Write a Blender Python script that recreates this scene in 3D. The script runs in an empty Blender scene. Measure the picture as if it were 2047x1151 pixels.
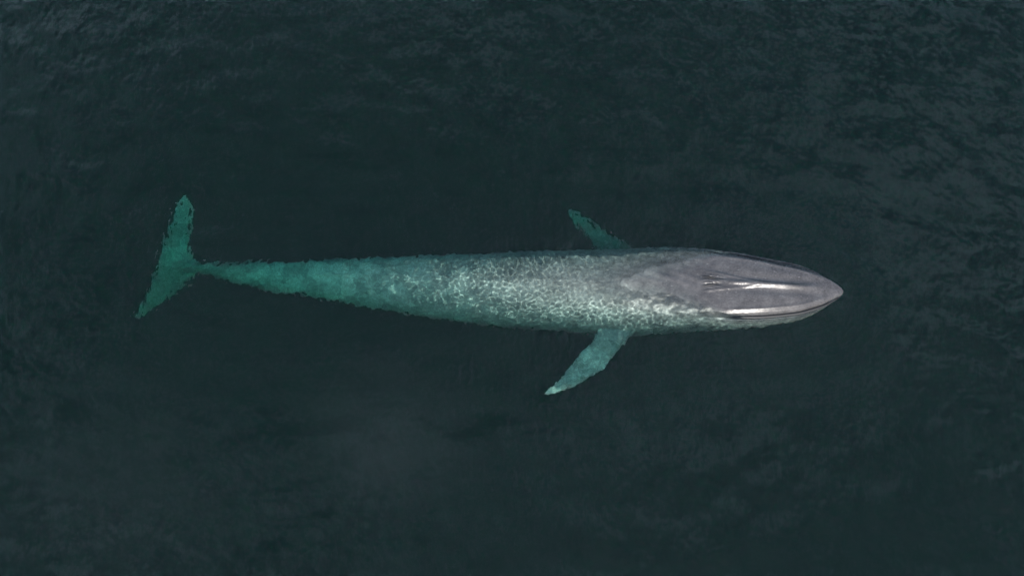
import bpy, bmesh, math, random
import numpy as np
from mathutils import Vector

R = math.radians
sc = bpy.context.scene
col = sc.collection

# ------------------------------------------------------------------ camera
TILT = R(22.0)            # off the vertical, seen from the south
DIST = 32.0
HFOV = 2 * math.atan(18.1 / DIST)
cd = bpy.data.cameras.new('camera')
cam = bpy.data.objects.new('camera', cd)
col.objects.link(cam)
cam.location = (0, -DIST * math.sin(TILT), DIST * math.cos(TILT))
cam.rotation_euler = (TILT, 0, 0)
cd.sensor_fit = 'HORIZONTAL'
cd.angle = HFOV
cd.clip_start = 0.5
cd.clip_end = 9000
sc.camera = cam

# ------------------------------------------------------------------ light
SUN_EL, SUN_AZ = R(37.0), R(172.0)        # azimuth clockwise from north (+Y): just east of south
world = bpy.data.worlds.new('World')
sc.world = world
world.use_nodes = True
wn = world.node_tree
wn.nodes.clear()
sky = wn.nodes.new('ShaderNodeTexSky')
sky.sky_type = 'NISHITA'
sky.sun_disc = False
sky.sun_elevation = SUN_EL
sky.sun_rotation = SUN_AZ
sky.air_density = 1.0
sky.dust_density = 3.5
bg = wn.nodes.new('ShaderNodeBackground')
bg.inputs['Strength'].default_value = 0.125
wo = wn.nodes.new('ShaderNodeOutputWorld')
# unseen broken cloud, added to give the ripples contrast to reflect
wtc = wn.nodes.new('ShaderNodeTexCoord')
wmp = wn.nodes.new('ShaderNodeMapping')
wmp.inputs['Scale'].default_value = (1.0, 1.6, 1.0)
wnz = wn.nodes.new('ShaderNodeTexNoise')
wnz.inputs['Scale'].default_value = 4.0
wnz.inputs['Detail'].default_value = 7.0
wnz.inputs['Roughness'].default_value = 0.62
wmr = wn.nodes.new('ShaderNodeMapRange')
wmr.inputs['From Min'].default_value = 0.46
wmr.inputs['From Max'].default_value = 0.62
wmr.inputs['To Max'].default_value = 0.66
wmx = wn.nodes.new('ShaderNodeMixRGB')
wmx.inputs[2].default_value = (7.6, 9.8, 12.2, 1)
wn.links.new(wtc.outputs['Generated'], wmp.inputs[0])
wn.links.new(wmp.outputs[0], wnz.inputs[0])
wn.links.new(wnz.outputs[0], wmr.inputs[0])
wn.links.new(wmr.outputs[0], wmx.inputs[0])
wn.links.new(sky.outputs[0], wmx.inputs[1])
wn.links.new(wmx.outputs[0], bg.inputs[0])
wn.links.new(bg.outputs[0], wo.inputs[0])

sd = bpy.data.lights.new('sun', 'SUN')
sd.energy = 4.6
sd.angle = R(0.6)
sd.color = (1.0, 0.96, 0.9)
sun = bpy.data.objects.new('sun', sd)
col.objects.link(sun)
sdir = Vector((math.sin(SUN_AZ) * math.cos(SUN_EL), math.cos(SUN_AZ) * math.cos(SUN_EL), math.sin(SUN_EL)))
sun.rotation_euler = sdir.to_track_quat('Z', 'Y').to_euler()
sun.location = sdir * 60
sd.cycles.is_caustics_light = True

vs = sc.view_settings
sc.display_settings.display_device = 'sRGB'
vs.view_transform = 'Standard'
vs.look = 'None'
vs.exposure = 0.76
vs.gamma = 1.0
vs.use_curve_mapping = False
cy = sc.cycles
cy.max_bounces = 12
cy.transmission_bounces = 8
cy.transparent_max_bounces = 8
cy.volume_bounces = 3
cy.diffuse_bounces = 3
cy.glossy_bounces = 3
cy.caustics_refractive = True
cy.caustics_reflective = False
cy.blur_glossy = 0.2
cy.sample_clamp_indirect = 4.0
cy.use_denoising = True
cy.use_adaptive_sampling = False

# ------------------------------------------------------------------ geometry helpers
CAM = np.array(cam.location)
IOR = 1.33
def at(px, py, z):
    """world point at height z seen at photo pixel (px,py), through a calm water surface when z < 0"""
    f = (2047 / 2) / math.tan(HFOV / 2)
    v = np.array([(px - 1023.5) / f, -(py - 575.5) / f, -1.0])
    c, s = math.cos(TILT), math.sin(TILT)
    d = np.array([v[0], c * v[1] - s * v[2], s * v[1] + c * v[2]])
    d /= np.linalg.norm(d)
    if z >= 0:
        t = (z - CAM[2]) / d[2]
        return CAM + d * t
    p = CAM + d * (-CAM[2] / d[2])
    e = np.array([d[0], d[1], 0]) / IOR
    e[2] = -math.sqrt(1 - e[0] ** 2 - e[1] ** 2)
    return p + e * (z / e[2])

def smooth(a, b, x):
    t = np.clip((x - a) / (b - a), 0, 1)
    return t * t * (3 - 2 * t)

def mesh_obj(name, verts, faces, mat, parent=None, smooth_shade=True):
    me = bpy.data.meshes.new(name)
    me.from_pydata([tuple(v) for v in verts], [], [tuple(f) for f in faces])
    me.update()
    if smooth_shade:
        me.polygons.foreach_set('use_smooth', [True] * len(me.polygons))
    if mat: me.materials.append(mat)
    o = bpy.data.objects.new(name, me)
    col.objects.link(o)
    if parent: o.parent = parent
    return o

# ------------------------------------------------------------------ materials
def new_mat(name):
    m = bpy.data.materials.new(name)
    m.use_nodes = True
    m.node_tree.nodes.clear()
    return m, m.node_tree.nodes, m.node_tree.links

def mat_water():
    m, n, l = new_mat('sea_water')
    out = n.new('ShaderNodeOutputMaterial')
    g = n.new('ShaderNodeBsdfPrincipled')
    g.inputs['Base Color'].default_value = (1, 1, 1, 1)
    g.inputs['Transmission Weight'].default_value = 1.0
    g.inputs['Roughness'].default_value = 0.08
    g.inputs['IOR'].default_value = IOR
    tc = n.new('ShaderNodeTexCoord')
    hs = []
    for sx, sy, rot in ((13.0, 3.2, 0.0), (9.0, 4.5, 0.5)):
        mp = n.new('ShaderNodeMapping')
        mp.inputs['Rotation'].default_value = (0, 0, rot)
        mp.inputs['Scale'].default_value = (sx, sy, 1)
        l.new(tc.outputs['Object'], mp.inputs[0])
        t = n.new('ShaderNodeTexNoise'); t.inputs['Scale'].default_value = 1.0
        t.inputs['Detail'].default_value = 1.0
        l.new(mp.outputs[0], t.inputs[0]); hs.append(t)
    am = n.new('ShaderNodeMath'); am.operation = 'ADD'
    l.new(hs[0].outputs[0], am.inputs[0]); l.new(hs[1].outputs[0], am.inputs[1])
    b = n.new('ShaderNodeBump')
    b.inputs['Strength'].default_value = 1.0
    b.inputs['Distance'].default_value = 0.008
    l.new(am.outputs[0], b.inputs['Height'])
    l.new(b.outputs[0], g.inputs['Normal'])
    l.new(g.outputs[0], out.inputs['Surface'])
    return m

def mat_depths():
    m, n, l = new_mat('sea_depths')
    out = n.new('ShaderNodeOutputMaterial')
    a = n.new('ShaderNodeVolumeAbsorption')
    a.inputs['Color'].default_value = (0.33, 0.835, 0.765, 1)
    a.inputs['Density'].default_value = 0.87
    s = n.new('ShaderNodeVolumeScatter')
    s.inputs['Color'].default_value = (0.90, 0.95, 1.0, 1)
    s.inputs['Density'].default_value = 0.020
    s.inputs['Anisotropy'].default_value = 0.0
    ad = n.new('ShaderNodeAddShader')
    l.new(a.outputs[0], ad.inputs[0]); l.new(s.outputs[0], ad.inputs[1])
    l.new(ad.outputs[0], out.inputs['Volume'])
    return m

def mat_skin():
    m, n, l = new_mat('whale_skin')
    out = n.new('ShaderNodeOutputMaterial')
    p = n.new('ShaderNodeBsdfPrincipled')
    tc = n.new('ShaderNodeTexCoord')
    def noise(scale, detail, rough, sx=1, sy=1):
        mp = n.new('ShaderNodeMapping')
        mp.inputs['Scale'].default_value = (sx, sy, 1)
        l.new(tc.outputs['Object'], mp.inputs[0])
        t = n.new('ShaderNodeTexNoise')
        t.inputs['Scale'].default_value = scale
        t.inputs['Detail'].default_value = detail
        t.inputs['Roughness'].default_value = rough
        l.new(mp.outputs[0], t.inputs[0])
        return t
    blotch = noise(1.4, 6, 0.65)
    r1 = n.new('ShaderNodeValToRGB')
    r1.color_ramp.elements[0].position = 0.38
    r1.color_ramp.elements[0].color = (0.105, 0.114, 0.110, 1)
    r1.color_ramp.elements[1].position = 0.64
    r1.color_ramp.elements[1].color = (0.225, 0.238, 0.225, 1)
    l.new(blotch.outputs[0], r1.inputs[0])
    sep = n.new('ShaderNodeSeparateXYZ')
    l.new(tc.outputs['Object'], sep.inputs[0])
    # fine pale speckling all over the trunk
    sp = noise(10.0, 3, 0.6)
    sr = n.new('ShaderNodeMapRange')
    sr.inputs['From Min'].default_value = 0.42
    sr.inputs['From Max'].default_value = 0.66
    sr.inputs['To Min'].default_value = 0.86
    sr.inputs['To Max'].default_value = 1.32
    l.new(sp.outputs[0], sr.inputs['Value'])
    vsp = n.new('ShaderNodeVectorMath'); vsp.operation = 'SCALE'
    fk = n.new('ShaderNodeMapRange')          # flukes painted darker, for light lost at their depth
    fk.inputs['From Min'].default_value = -11.0
    fk.inputs['From Max'].default_value = -9.0
    fk.inputs['To Min'].default_value = 0.56
    l.new(sep.outputs[0], fk.inputs['Value'])
    ab = n.new('ShaderNodeMath'); ab.operation = 'ABSOLUTE'
    l.new(sep.outputs[1], ab.inputs[0])
    fl = n.new('ShaderNodeMapRange')          # and the flippers paler than the flanks
    fl.inputs['From Min'].default_value = 1.5; fl.inputs['From Max'].default_value = 2.2
    fl.inputs['To Min'].default_value = 1.0; fl.inputs['To Max'].default_value = 1.5
    l.new(ab.outputs[0], fl.inputs['Value'])
    f0 = n.new('ShaderNodeMath'); f0.operation = 'MULTIPLY'
    l.new(fl.outputs[0], f0.inputs[0]); l.new(fk.outputs[0], f0.inputs[1])
    fm = n.new('ShaderNodeMath'); fm.operation = 'MULTIPLY'
    l.new(sr.outputs[0], fm.inputs[0]); l.new(f0.outputs[0], fm.inputs[1])
    l.new(r1.outputs[0], vsp.inputs[0]); l.new(fm.outputs[0], vsp.inputs['Scale'])
    # the head is plain slate; the trunk behind it is mottled, painted paler and greener for light scattered in the water
    r2 = n.new('ShaderNodeValToRGB')
    r2.color_ramp.elements[0].position = 0.38
    r2.color_ramp.elements[0].color = (0.042, 0.0415, 0.045, 1)
    r2.color_ramp.elements[1].position = 0.64
    r2.color_ramp.elements[1].color = (0.070, 0.069, 0.073, 1)
    l.new(blotch.outputs[0], r2.inputs[0])
    edge = noise(0.9, 4, 0.6)
    sm_ = n.new('ShaderNodeMath'); sm_.operation = 'MULTIPLY_ADD'
    l.new(edge.outputs[0], sm_.inputs[0]); sm_.inputs[1].default_value = 3.0
    l.new(sep.outputs[0], sm_.inputs[2])
    mr = n.new('ShaderNodeMapRange')
    mr.inputs['From Min'].default_value = 2.6
    mr.inputs['From Max'].default_value = 7.2
    l.new(sm_.outputs[0], mr.inputs['Value'])
    mc = n.new('ShaderNodeMixRGB')
    mz = n.new('ShaderNodeMapRange')  # paler below the waterline: underwater brightness painted into the skin
    mz.inputs['From Min'].default_value = -0.30
    mz.inputs['From Max'].default_value = 0.04
    mz.inputs['To Min'].default_value = 0.25
    l.new(sep.outputs[2], mz.inputs['Value'])
    mm = n.new('ShaderNodeMath'); mm.operation = 'MULTIPLY'
    l.new(mr.outputs[0], mm.inputs[0]); l.new(mz.outputs[0], mm.inputs[1])
    rr = n.new('ShaderNodeMapRange')
    rr.inputs['To Min'].default_value = 0.55
    rr.inputs['To Max'].default_value = 0.25
    # tail stock painted paler, making up for sunlight that fails to reach it
    ms = n.new('ShaderNodeMapRange')
    ms.inputs['From Min'].default_value = -8.0
    ms.inputs['From Max'].default_value = 1.0
    ms.inputs['To Min'].default_value = 2.5
    ms.inputs['To Max'].default_value = 1.0
    l.new(sm_.outputs[0], ms.inputs['Value'])
    vm = n.new('ShaderNodeVectorMath'); vm.operation = 'SCALE'
    l.new(vsp.outputs[0], vm.inputs[0]); l.new(ms.outputs[0], vm.inputs['Scale'])
    l.new(mr.outputs[0], rr.inputs['Value']); l.new(rr.outputs[0], p.inputs['Roughness'])
    l.new(mm.outputs[0], mc.inputs[0]); l.new(vm.outputs[0], mc.inputs[1]); l.new(r2.outputs[0], mc.inputs[2])
    # small pale scars and dark pits on the skin
    vo = n.new('ShaderNodeTexVoronoi'); vo.inputs['Scale'].default_value = 5.5
    mpv = n.new('ShaderNodeMapping'); mpv.inputs['Scale'].default_value = (0.6, 1.3, 1.3)
    l.new(tc.outputs['Object'], mpv.inputs[0]); l.new(mpv.outputs[0], vo.inputs[0])
    vr = n.new('ShaderNodeMapRange')
    vr.inputs['From Min'].default_value = 0.05; vr.inputs['From Max'].default_value = 0.16
    vr.inputs['To Min'].default_value = 0.35; vr.inputs['To Max'].default_value = 0.0
    l.new(vo.outputs['Distance'], vr.inputs['Value'])
    ov = n.new('ShaderNodeMixRGB'); ov.inputs[2].default_value = (0.16, 0.16, 0.165, 1)
    l.new(vr.outputs[0], ov.inputs[0]); l.new(mc.outputs[0], ov.inputs[1])
    gr = noise(26.0, 4, 0.7, 0.5, 1.0)
    gm = n.new('ShaderNodeMapRange')
    gm.inputs['From Min'].default_value = 0.3; gm.inputs['From Max'].default_value = 0.7
    gm.inputs['To Min'].default_value = 0.72; gm.inputs['To Max'].default_value = 1.28
    l.new(gr.outputs[0], gm.inputs['Value'])
    gv = n.new('ShaderNodeVectorMath'); gv.operation = 'SCALE'
    l.new(ov.outputs[0], gv.inputs[0]); l.new(gm.outputs[0], gv.inputs['Scale'])
    l.new(gv.outputs[0], p.inputs['Base Color'])
    p.inputs['Roughness'].default_value = 0.26
    p.inputs['IOR'].default_value = 1.4
    bn = noise(9, 5, 0.65, 0.55, 1.3)
    b = n.new('ShaderNodeBump')
    b.inputs['Strength'].default_value = 0.55
    b.inputs['Distance'].default_value = 0.02
    l.new(bn.outputs[0], b.inputs['Height'])
    l.new(b.outputs[0], p.inputs['Normal'])
    l.new(p.outputs[0], out.inputs['Surface'])
    return m

def mat_plain(name, c, rough):
    m, n, l = new_mat(name)
    out = n.new('ShaderNodeOutputMaterial')
    p = n.new('ShaderNodeBsdfPrincipled')
    t = n.new('ShaderNodeTexNoise'); t.inputs['Scale'].default_value = 0.4
    mx = n.new('ShaderNodeMixRGB')
    mx.inputs[1].default_value = (*[x * 0.8 for x in c], 1)
    mx.inputs[2].default_value = (*[x * 1.2 for x in c], 1)
    l.new(t.outputs[0], mx.inputs[0]); l.new(mx.outputs[0], p.inputs['Base Color'])
    p.inputs['Roughness'].default_value = rough
    l.new(p.outputs[0], out.inputs['Surface'])
    return m

WATER = mat_water()
SKIN = mat_skin()

# ------------------------------------------------------------------ sea
def axis(core0, core1, dc, mid0, mid1, dm, far, growth=1.35):
    a = list(np.arange(core0, core1 + 1e-6, dc))
    def run(start, end, sign):
        o, x, d = [], start, dc
        while (x - end) * sign < 0:
            d = min(dm, d * 1.15); x += sign * d; o.append(x)
        while abs(x) < far:
            d *= 1.055 if d < 0.6 else growth; x += sign * d; o.append(x)
        return o
    return np.array(list(reversed(run(core0, mid0, -1))) + a + run(core1, mid1, 1))

XS = axis(-14, 13, 0.026, -23, 23, 0.056, 3500)
YS = axis(-4.2, 3.6, 0.026, -11, 14, 0.056, 3500)

def wave_height():
    rng = np.random.default_rng(7)
    K = 900
    lam = np.exp(rng.uniform(math.log(0.105), math.log(5.0), K))
    k = 2 * np.pi / lam
    long_w = lam > 0.6
    th = np.where(long_w, rng.normal(0, 0.5, K) + R(255),      # the longer waves roll up and down the picture
                  rng.normal(0, 0.75, K) + R(10))              # the ripples' crests run across them
    iso = rng.random(K) < 0.3
    th = np.where(iso, rng.uniform(0, 2 * np.pi, K), th)
    env = np.exp(-(np.log(lam / 0.205) / 0.70) ** 2) * 0.95 + 0.40 * np.exp(-(np.log(lam / 1.5) / 0.8) ** 2)
    slope = SLOPE * np.sqrt(2.0 / K) * env * 1.7
    amp = slope / k
    ph = rng.uniform(0, 2 * np.pi, K)
    kx, ky = k * np.cos(th), k * np.sin(th)
    def fade(ax):
        d = np.gradient(ax)
        return np.clip((lam[:, None] / d[None, :] - 3.0) / 3.0, 0, 1)
    Ex = np.exp(1j * (kx[:, None] * XS[None, :] + ph[:, None])) * fade(XS) * amp[:, None]
    Ey = np.exp(1j * (ky[:, None] * YS[None, :])) * fade(YS)
    s_ = lam < 1.1
    return np.real(Ex[~s_].T @ Ey[~s_]), np.real(Ex[s_].T @ Ey[s_])     # long, short; (nx, ny) each
SLOPE = 0.135

def build_sea():
    HL, HS = wave_height()
    X, Y = np.meshgrid(XS, YS, indexing='ij')
    # gusts roughen the open water away from the whale
    gust = 1.05 + 0.55 * smooth(3.5, 13, Y) + 0.25 * smooth(-4, -10, Y)
    gust += 0.22 * np.sin(X * 0.31 + 1.3 * np.sin(Y * 0.23) + 0.6) * np.sin(Y * 0.42 + np.sin(X * 0.19)) * smooth(3, 8, np.abs(Y))
    H = HL * (1 + 0.25 * (gust - 1)) + HS * gust
    # slow bow ripples ahead of the snout
    tip = at(1688, 581, 0)
    r = np.hypot(X - tip[0] + 1.2, (Y - tip[1]) * 0.9)
    H += 0.016 * np.sin(r * 2 * np.pi / 0.42) * np.exp(-((r - 1.9) / 0.55) ** 2) * smooth(-0.8, 0.8, X - tip[0] + 1.0)
    # the swell is quieter close over the whale's back
    nx, ny = X.shape
    V = np.stack([X, Y, H], -1).reshape(-1, 3)
    depth = -43.0
    i = np.arange(nx - 1)[:, None] * ny + np.arange(ny - 1)[None, :]
    F = np.stack([i, i + ny, i + ny + 1, i + 1], -1).reshape(-1, 4)
    global CREST
    CREST = float(H.max())
    # rim, walls and floor close the body of water
    x0, x1, y0, y1 = XS[0], XS[-1], YS[0], YS[-1]
    rim = np.concatenate([np.arange(0, nx) * ny, (nx - 1) * ny + np.arange(1, ny),
                          (np.arange(nx - 2, -1, -1)) * ny + ny - 1, np.arange(ny - 2, 0, -1)])
    n0 = len(V)
    low = V[rim].copy(); low[:, 2] = depth
    cidx = n0 + len(rim)
    V = np.concatenate([V, low, [[0, 0, depth]]])
    m = len(rim)
    a = np.arange(m); b = (a + 1) % m
    W = np.stack([rim[b], rim[a], n0 + a, n0 + b], -1)
    T = np.stack([n0 + b, n0 + a, np.full(m, cidx)], -1)
    me = bpy.data.meshes.new('sea_surface')
    me.vertices.add(len(V)); me.vertices.foreach_set('co', V.astype(np.float32).ravel())
    loops = np.concatenate([F.ravel(), W.ravel(), T.ravel()]).astype(np.int32)
    tot = np.concatenate([np.full(len(F) + len(W), 4), np.full(len(T), 3)]).astype(np.int32)
    st = np.concatenate([[0], np.cumsum(tot)[:-1]]).astype(np.int32)
    me.loops.add(len(loops)); me.loops.foreach_set('vertex_index', loops)
    me.polygons.add(len(tot)); me.polygons.foreach_set('loop_start', st); me.polygons.foreach_set('loop_total', tot)
    me.update(calc_edges=True)
    me.polygons.foreach_set('use_smooth', np.ones(len(tot), bool))
    me.materials.append(WATER)
    o = bpy.data.objects.new('sea_surface', me)
    col.objects.link(o)
    o['kind'] = 'structure'
    o.cycles.is_caustics_caster = True
    return o
sea = build_sea()

# the body of water itself, absorbing and scattering: its lid lies a hand above the wave crests
Z0, Z1, E = -42.0, CREST + 0.004, 3450
dp = mesh_obj('sea_water', [(x, y, z) for z in (Z0, Z1) for y in (-E, E) for x in (-E, E)],
              [(0, 2, 3, 1), (4, 5, 7, 6), (0, 1, 5, 4), (1, 3, 7, 5), (3, 2, 6, 7), (2, 0, 4, 6)], mat_depths(), smooth_shade=False)
dp['kind'] = 'structure'

sb = mesh_obj('seabed', [(-4000, -4000, -40), (4000, -4000, -40), (4000, 4000, -40), (-4000, 4000, -40)],
              [(0, 1, 2, 3)], mat_plain('seabed_sand', (0.10, 0.10, 0.08), 0.9), smooth_shade=False)
sb['kind'] = 'structure'

# ------------------------------------------------------------------ whale
# stations along the body as seen: px, top outline, bottom outline, height of the widest line, top rise, belly drop
ST = np.array([
 # px    top  bot   zc    ht    hb
 (352,  528, 546, -3.25, 0.10, 0.10),
 (385,  526, 545, -3.21, 0.22, 0.24),
 (410,  524, 549, -3.12, 0.30, 0.34),
 (450,  523, 560, -2.98, 0.40, 0.48),
 (500,  523, 572, -2.80, 0.48, 0.60),
 (600,  522, 588, -2.46, 0.58, 0.80),
 (700,  517, 606, -2.14, 0.72, 0.95),
 (800,  513, 622, -1.85, 0.88, 1.10),
 (900,  509, 638, -1.70, 1.02, 1.25),
 (1000, 505, 651, -1.56, 1.14, 1.35),
 (1100, 502, 659, -1.44, 1.24, 1.45),
 (1200, 500, 666, -1.40, 1.30, 1.50),
 (1250, 500, 668, -1.36, 1.355, 1.50),
 (1300, 498, 667, -1.30, 1.33, 1.50),
 (1350, 498, 664, -1.20, 1.25, 1.45),
 (1400, 500, 660, -1.05, 1.135, 1.40),
 (1450, 505, 658, -0.80, 0.99, 1.30),
 (1500, 511, 655, -0.60, 0.91, 1.15),
 (1550, 520, 648, -0.45, 0.76, 0.95),
 (1600, 530, 637, -0.33, 0.58, 0.75),
 (1640, 547, 618, -0.24, 0.43, 0.52),
 (1665, 562, 602, -0.17, 0.29, 0.34),
 (1680, 573, 592, -0.10, 0.16, 0.18),
 (1686, 579, 586, -0.05, 0.06, 0.05),
])

MOUTH = []      # (x, centre y, offset of the mouth line, groove height, photo px)

def whale_body():
    world = []
    for px, yt, yb, zc, ht, hb in ST:
        t, b = at(px, yt, zc), at(px, yb, zc)
        world.append(((t[0] + b[0]) / 2, (t[1] + b[1]) / 2, zc, (t[1] - b[1]) / 2 * 0.985, ht, hb, px))
    W = np.array(world)
    n = 520
    # dense stations, monotone parameter, smoothed
    u = np.linspace(0, 1, n)
    px = ST[0, 0] + (ST[-1, 0] - ST[0, 0]) * (1 - (1 - u) ** 1.25)
    def cr(c):  # catmull-rom style interpolation in px
        x, y = W[:, 6], W[:, c]
        m = np.gradient(y, x)
        j = np.clip(np.searchsorted(x, px) - 1, 0, len(x) - 2)
        h = x[j + 1] - x[j]; t = (px - x[j]) / h
        return ((2*t**3 - 3*t**2 + 1) * y[j] + (t**3 - 2*t**2 + t) * h * m[j]
                + (-2*t**3 + 3*t**2) * y[j+1] + (t**3 - t**2) * h * m[j+1])
    cx, cyy, cz, w, ht, hb = [cr(c) for c in range(6)]
    w = np.maximum(w, 0.015); ht = np.maximum(ht, 0.01); hb = np.maximum(hb, 0.01)
    m = 220
    th = np.linspace(0, 2 * np.pi, m, endpoint=False)
    V = []
    MOUTH.clear()
    for i in range(n):
        P = px[i]
        q = np.cos(th); s = np.sin(th)
        head = smooth(1200, 1430, P)
        up = s >= 0
        a = np.abs(q)
        side = np.sign(q)       # +1 north
        # plain back: a tall ellipse; head: flat rostrum, rolled edges, set inside a wider lower jaw
        back = np.sqrt(np.maximum(1 - a ** 2, 0))
        qa = 0.83 + 0.10 * smooth(1600, 1680, P)
        zg = (0.02 - cz[i]) / ht[i]                      # the mouth line lies at the waterline
        zg = min(zg, 0.75)
        rost = zg + (1 - zg) * np.maximum(1 - (a / qa) ** (3.6 - 0.9 * smooth(1440, 1500, P)), 0) ** 0.62
        jaw = (zg - 0.015) * np.sqrt(np.maximum(1 - np.maximum((a - qa) / (1 - qa), 0) ** 2, 0))
        flat = np.where(a < qa, rost, jaw)
        top = (1 - head) * back + head * flat
        z = np.where(up, cz[i] + ht[i] * top, cz[i] - hb[i] * np.abs(s) ** 0.9)
        y = w[i] * q
        ay = np.abs(y)
        # median ridge of the rostrum, splash guard and blowhole mound
        tipf = 1 - smooth(1600, 1675, P)
        ridge = 0.085 * smooth(1425, 1480, P) * (1 - smooth(1555, 1650, P)) * np.exp(-(y / 0.080) ** 2)
        trough = -0.04 * smooth(1440, 1490, P) * tipf * np.exp(-((ay - 0.24) / 0.13) ** 2)
        mound = 0.10 * np.exp(-((P - 1425) / 34.0) ** 2) * np.exp(-(y / 0.30) ** 2)
        nostril = -0.10 * np.exp(-((P - 1418) / 17.0) ** 2) * np.exp(-((ay - 0.09 - 0.0012 * (1440 - P)) / 0.032) ** 2)
        spread = 0.07 + 0.0030 * np.clip(1505 - P, 0, 200)
        wings = 0.038 * smooth(1385, 1415, P) * (1 - smooth(1490, 1530, P)) * np.exp(-((ay - spread) / 0.035) ** 2)
        crease = 0.014 * np.exp(-((P - 1420) / 32.0) ** 2) * np.exp(-(y / 0.42) ** 2) * np.sin(y * 46 + 2.5 * np.sin(cx[i] * 7.0) + cx[i] * 3.0)
        mouth_w = smooth(1415, 1460, P)
        dm = (a - qa) * w[i]
        shoulder = 0.035 * mouth_w * tipf * np.exp(-((dm + 0.22) / 0.055) ** 2)
        groove = -0.17 * mouth_w * (1 - 0.7 * smooth(1640, 1685, P)) * np.exp(-(dm / 0.05) ** 2)
        lip = 0.0
        if P > 1432: MOUTH.append((cx[i], cyy[i], qa * w[i], cz[i] + zg * ht[i], P))
        # spine of the back
        spine = 0.03 * (1 - smooth(1250, 1400, P)) * np.exp(-(y / 0.22) ** 2)
        z = z + np.where(up, ridge + trough + crease + mound + nostril + wings + shoulder + groove + lip + spine, 0)
        # soft folds in the skin where the back comes awash
        fold = 0.011 * (np.sin(cx[i] * 5.1 + 2.2 * np.sin(y * 4.0)) * np.sin(y * 9.0 + cx[i] * 2.0)
                        + 0.7 * np.sin(cx[i] * 11.0 + y * 5.0) * np.sin(y * 17.0 - cx[i] * 3.0))
        z = z + np.where(up, fold * smooth(1150, 1260, P) * (1 - smooth(1400, 1460, P)), 0)
        # dorsal fin stays small, far back
        dz = 0.10 * np.exp(-(y / 0.05) ** 2) * smooth(622, 668, P) * (1 - smooth(668, 712, P))
        z = z + np.where(up, dz, 0)
        V += list(zip(np.full(m, cx[i]), cyy[i] + y, z))
    F = []
    for i in range(n - 1):
        for j in range(m):
            k = (j + 1) % m
            F.append((i * m + j, i * m + k, (i + 1) * m + k, (i + 1) * m + j))
    F.append(tuple(range(m - 1, -1, -1)))
    F.append(tuple((n - 1) * m + j for j in range(m)))
    return V, F

def blade(sections, thick, ns=90, m=40):
    """a fin: sections of (lead px,py, trail px,py, z_lead, z_trail, thickness factor)"""
    S = np.array([np.concatenate([at(a, b, z1), at(c, d, z2), [t]]) for a, b, c, d, z1, z2, t in sections])
    x = np.arange(len(S)); xi = np.linspace(0, len(S) - 1, ns)
    D = np.zeros((ns, 7))
    for c in range(7):
        y = S[:, c]; mm = np.gradient(y)
        j = np.clip(np.searchsorted(x, xi) - 1, 0, len(x) - 2); t = xi - x[j]
        D[:, c] = ((2*t**3-3*t**2+1)*y[j] + (t**3-2*t**2+t)*mm[j] + (-2*t**3+3*t**2)*y[j+1] + (t**3-t**2)*mm[j+1])
    V = []
    for i in range(ns):
        L, T, tf = D[i, :3], D[i, 3:6], max(D[i, 6], 0.05)
        for j in range(m):
            ph = 2 * math.pi * j / m
            c = 0.5 - 0.5 * math.cos(ph)        # 0 lead .. 1 trail
            prof = math.sin(ph) * (1.25 - 0.75 * c)
            p = L + (T - L) * c
            V.append((p[0], p[1], p[2] + prof * thick * tf))
    F = []
    for i in range(ns - 1):
        for j in range(m):
            k = (j + 1) % m
            F.append((i * m + j, i * m + k, (i + 1) * m + k, (i + 1) * m + j))
    F.append(tuple(range(m - 1, -1, -1)))
    F.append(tuple((ns - 1) * m + j for j in range(m)))
    return V, F

FLUKE = [
 (374, 390, 364, 389, -3.00, -3.00, 0.3),
 (380, 408, 353, 408, -3.05, -3.05, 0.5),
 (381, 435, 344, 436, -3.12, -3.12, 0.7),
 (380, 462, 335, 463, -3.20, -3.20, 0.9),
 (380, 490, 326, 488, -3.26, -3.26, 1.2),
 (388, 512, 318, 510, -3.30, -3.30, 1.7),
 (402, 532, 316, 531, -3.30, -3.34, 2.2),
 (396, 548, 305, 553, -3.34, -3.38, 1.7),
 (372, 566, 296, 577, -3.42, -3.45, 1.2),
 (347, 588, 286, 598, -3.52, -3.55, 0.9),
 (321, 608, 277, 618, -3.65, -3.65, 0.7),
 (294, 627, 270, 633, -3.75, -3.75, 0.45),
 (274, 638, 267, 639, -3.80, -3.80, 0.3),
]
FIN_S = [
 (1290, 640, 1195, 640, -1.10, -1.10, 2.4),
 (1264, 668, 1192, 662, -1.10, -1.10, 2),
 (1248, 688, 1182, 686, -1.15, -1.15, 1.5),
 (1226, 712, 1160, 706, -1.20, -1.20, 1.2),
 (1206, 736, 1139, 732, -1.22, -1.22, 1),
 (1176, 756, 1120, 754, -1.23, -1.23, 0.85),
 (1140, 774, 1102, 772, -1.22, -1.22, 0.6),
 (1108, 787, 1090, 783, -1.20, -1.20, 0.4),
 (1090, 790, 1086, 787, -1.20, -1.20, 0.25),
]
FIN_N = [
 (1300, 525, 1225, 540, -2.80, -2.80, 2.4),
 (1275, 505, 1205, 515, -2.90, -2.90, 1.8),
 (1255, 491, 1190, 497, -3.00, -3.00, 1.4),
 (1230, 474, 1178, 480, -3.00, -3.00, 1.1),
 (1206, 458, 1168, 464, -3.00, -3.00, 0.9),
 (1182, 442, 1156, 450, -2.95, -2.95, 0.7),
 (1158, 428, 1143, 436, -2.85, -2.85, 0.45),
 (1143, 421, 1137, 426, -2.80, -2.80, 0.3),
]

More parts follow.
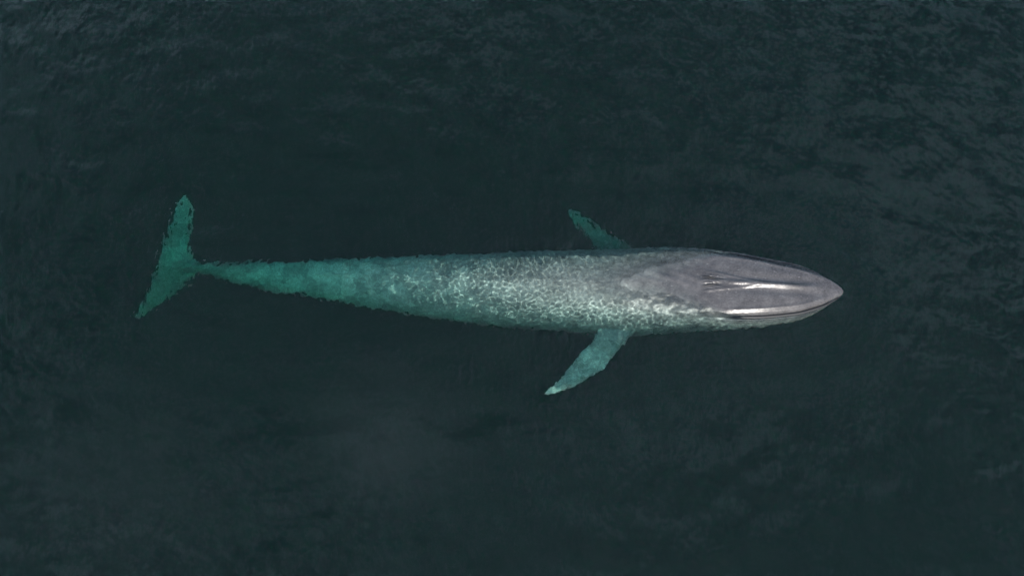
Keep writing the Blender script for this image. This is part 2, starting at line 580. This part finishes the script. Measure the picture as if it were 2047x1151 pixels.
def build_whale():
    V, F = whale_body()
    for secs, th in ((FLUKE, 0.075), (FIN_S, 0.09), (FIN_N, 0.09)):
        v, f = blade(secs, th)
        o = len(V)
        V += v
        F += [tuple(i + o for i in q) for q in f]
    tmp = mesh_obj('body_source', V, F, None)
    bm = bmesh.new(); bm.from_mesh(tmp.data)
    bmesh.ops.recalc_face_normals(bm, faces=bm.faces)
    bm.to_mesh(tmp.data); bm.free()
    md = tmp.modifiers.new('fuse', 'REMESH'); md.mode = 'VOXEL'; md.voxel_size = 0.027
    sm = tmp.modifiers.new('even', 'SMOOTH'); sm.factor = 0.5; sm.iterations = 3
    dg = bpy.context.evaluated_depsgraph_get()
    me = bpy.data.meshes.new_from_object(tmp.evaluated_get(dg))
    bpy.data.objects.remove(tmp)
    me.name = 'whale'
    me.materials.clear(); me.materials.append(SKIN)
    me.polygons.foreach_set('use_smooth', np.ones(len(me.polygons), bool))
    o = bpy.data.objects.new('whale', me)
    col.objects.link(o)
    o['label'] = 'long blue grey whale resting just under the dark sea surface, head to the right'
    o['category'] = 'whale'
    o.cycles.is_caustics_receiver = True
    return o
whale = build_whale()

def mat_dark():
    m, n, l = new_mat('mouth_shade_blowhole')  # near-black for the painted shade of the mouth gap and the blowholes
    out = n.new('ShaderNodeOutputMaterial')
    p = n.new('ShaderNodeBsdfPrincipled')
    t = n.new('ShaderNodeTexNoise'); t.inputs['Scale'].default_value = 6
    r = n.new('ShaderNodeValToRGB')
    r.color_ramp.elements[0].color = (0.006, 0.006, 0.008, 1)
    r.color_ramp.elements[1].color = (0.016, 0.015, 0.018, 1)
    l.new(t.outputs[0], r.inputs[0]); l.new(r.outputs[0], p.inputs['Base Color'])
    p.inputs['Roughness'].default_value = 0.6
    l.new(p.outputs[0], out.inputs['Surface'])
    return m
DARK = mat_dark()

def tube(name, pts, rad, mat, parent, flat=1.0, m=10):
    V, F = [], []
    for i, p in enumerate(pts):
        for j in range(m):
            a = 2 * math.pi * j / m
            V.append((p[0], p[1] + rad[i] * math.cos(a), p[2] + rad[i] * flat * math.sin(a)))
    for i in range(len(pts) - 1):
        for j in range(m):
            k = (j + 1) % m
            F.append((i * m + j, i * m + k, (i + 1) * m + k, (i + 1) * m + j))
    F.append(tuple(range(m - 1, -1, -1))); F.append(tuple((len(pts) - 1) * m + j for j in range(m)))
    return mesh_obj(name, V, F, mat, parent)

# black tubes painting in the shade of the mouth gap, one each side
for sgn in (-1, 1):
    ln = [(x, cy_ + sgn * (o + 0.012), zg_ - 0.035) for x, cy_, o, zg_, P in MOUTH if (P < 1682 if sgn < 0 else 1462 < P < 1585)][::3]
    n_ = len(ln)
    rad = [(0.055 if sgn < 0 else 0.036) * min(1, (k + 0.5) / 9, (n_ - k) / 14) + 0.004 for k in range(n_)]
    tube('mouth_shade', ln, rad, DARK, whale, 1.1)
# the twin blowholes
for sgn in (-1, 1):
    c0, c1 = at(1402, 562 - sgn * 10, 0.14), at(1434, 562 - sgn * 5, 0.20)
    pts = [tuple(c0 + (c1 - c0) * t) for t in np.linspace(0, 1, 13)]
    rad = [0.022 * math.sin(math.pi * (0.06 + 0.88 * t)) for t in np.linspace(0, 1, 13)]
    tube('blowhole', pts, rad, DARK, whale, 1.0)

# ------------------------------------------------------------------ spray mist drifting low over the sea
def mat_mist():
    m, n, l = new_mat('spray_mist')
    out = n.new('ShaderNodeOutputMaterial')
    tc = n.new('ShaderNodeTexCoord')
    ln = n.new('ShaderNodeVectorMath'); ln.operation = 'LENGTH'
    l.new(tc.outputs['Object'], ln.inputs[0])
    mr = n.new('ShaderNodeMapRange'); mr.interpolation_type = 'SMOOTHSTEP'
    mr.inputs['From Min'].default_value = 1.0; mr.inputs['From Max'].default_value = 0.1
    l.new(ln.outputs['Value'], mr.inputs['Value'])
    nz = n.new('ShaderNodeTexNoise'); nz.inputs['Scale'].default_value = 1.6; nz.inputs['Detail'].default_value = 3
    l.new(tc.outputs['Object'], nz.inputs[0])
    nr = n.new('ShaderNodeMapRange')
    nr.inputs['From Min'].default_value = 0.38; nr.inputs['From Max'].default_value = 0.62
    nr.inputs['To Min'].default_value = 0.25
    l.new(nz.outputs[0], nr.inputs['Value'])
    a = n.new('ShaderNodeMath'); a.operation = 'MULTIPLY'
    l.new(mr.outputs[0], a.inputs[0]); l.new(nr.outputs[0], a.inputs[1])
    b = n.new('ShaderNodeMath'); b.operation = 'MULTIPLY'; b.inputs[1].default_value = 0.0034
    l.new(a.outputs[0], b.inputs[0])
    v = n.new('ShaderNodeVolumePrincipled')
    v.inputs['Color'].default_value = (0.78, 0.84, 1.0, 1)
    l.new(b.outputs[0], v.inputs['Density'])
    l.new(v.outputs[0], out.inputs['Volume'])
    m.cycles.volume_step_rate = 1.0
    return m
MIST = mat_mist()
def mist(px, py, z, sx, sy, sz, label):
    bm = bmesh.new()
    bmesh.ops.create_icosphere(bm, subdivisions=3, radius=1.02)
    me = bpy.data.meshes.new('mist'); bm.to_mesh(me); bm.free()
    me.materials.append(MIST)
    o = bpy.data.objects.new('mist', me); col.objects.link(o)
    o.location = at(px, py, z); o.scale = (sx, sy, sz)
    o['kind'] = 'stuff'; o['label'] = label
mist(765, 880, 3.6, 3.5, 3.3, 3.2, 'faint grey patch of spray mist over the open water below the whale')
mist(230, 960, 4.0, 6.0, 4.2, 1.5, 'broad thin patch of spray mist over the water at the lower left')
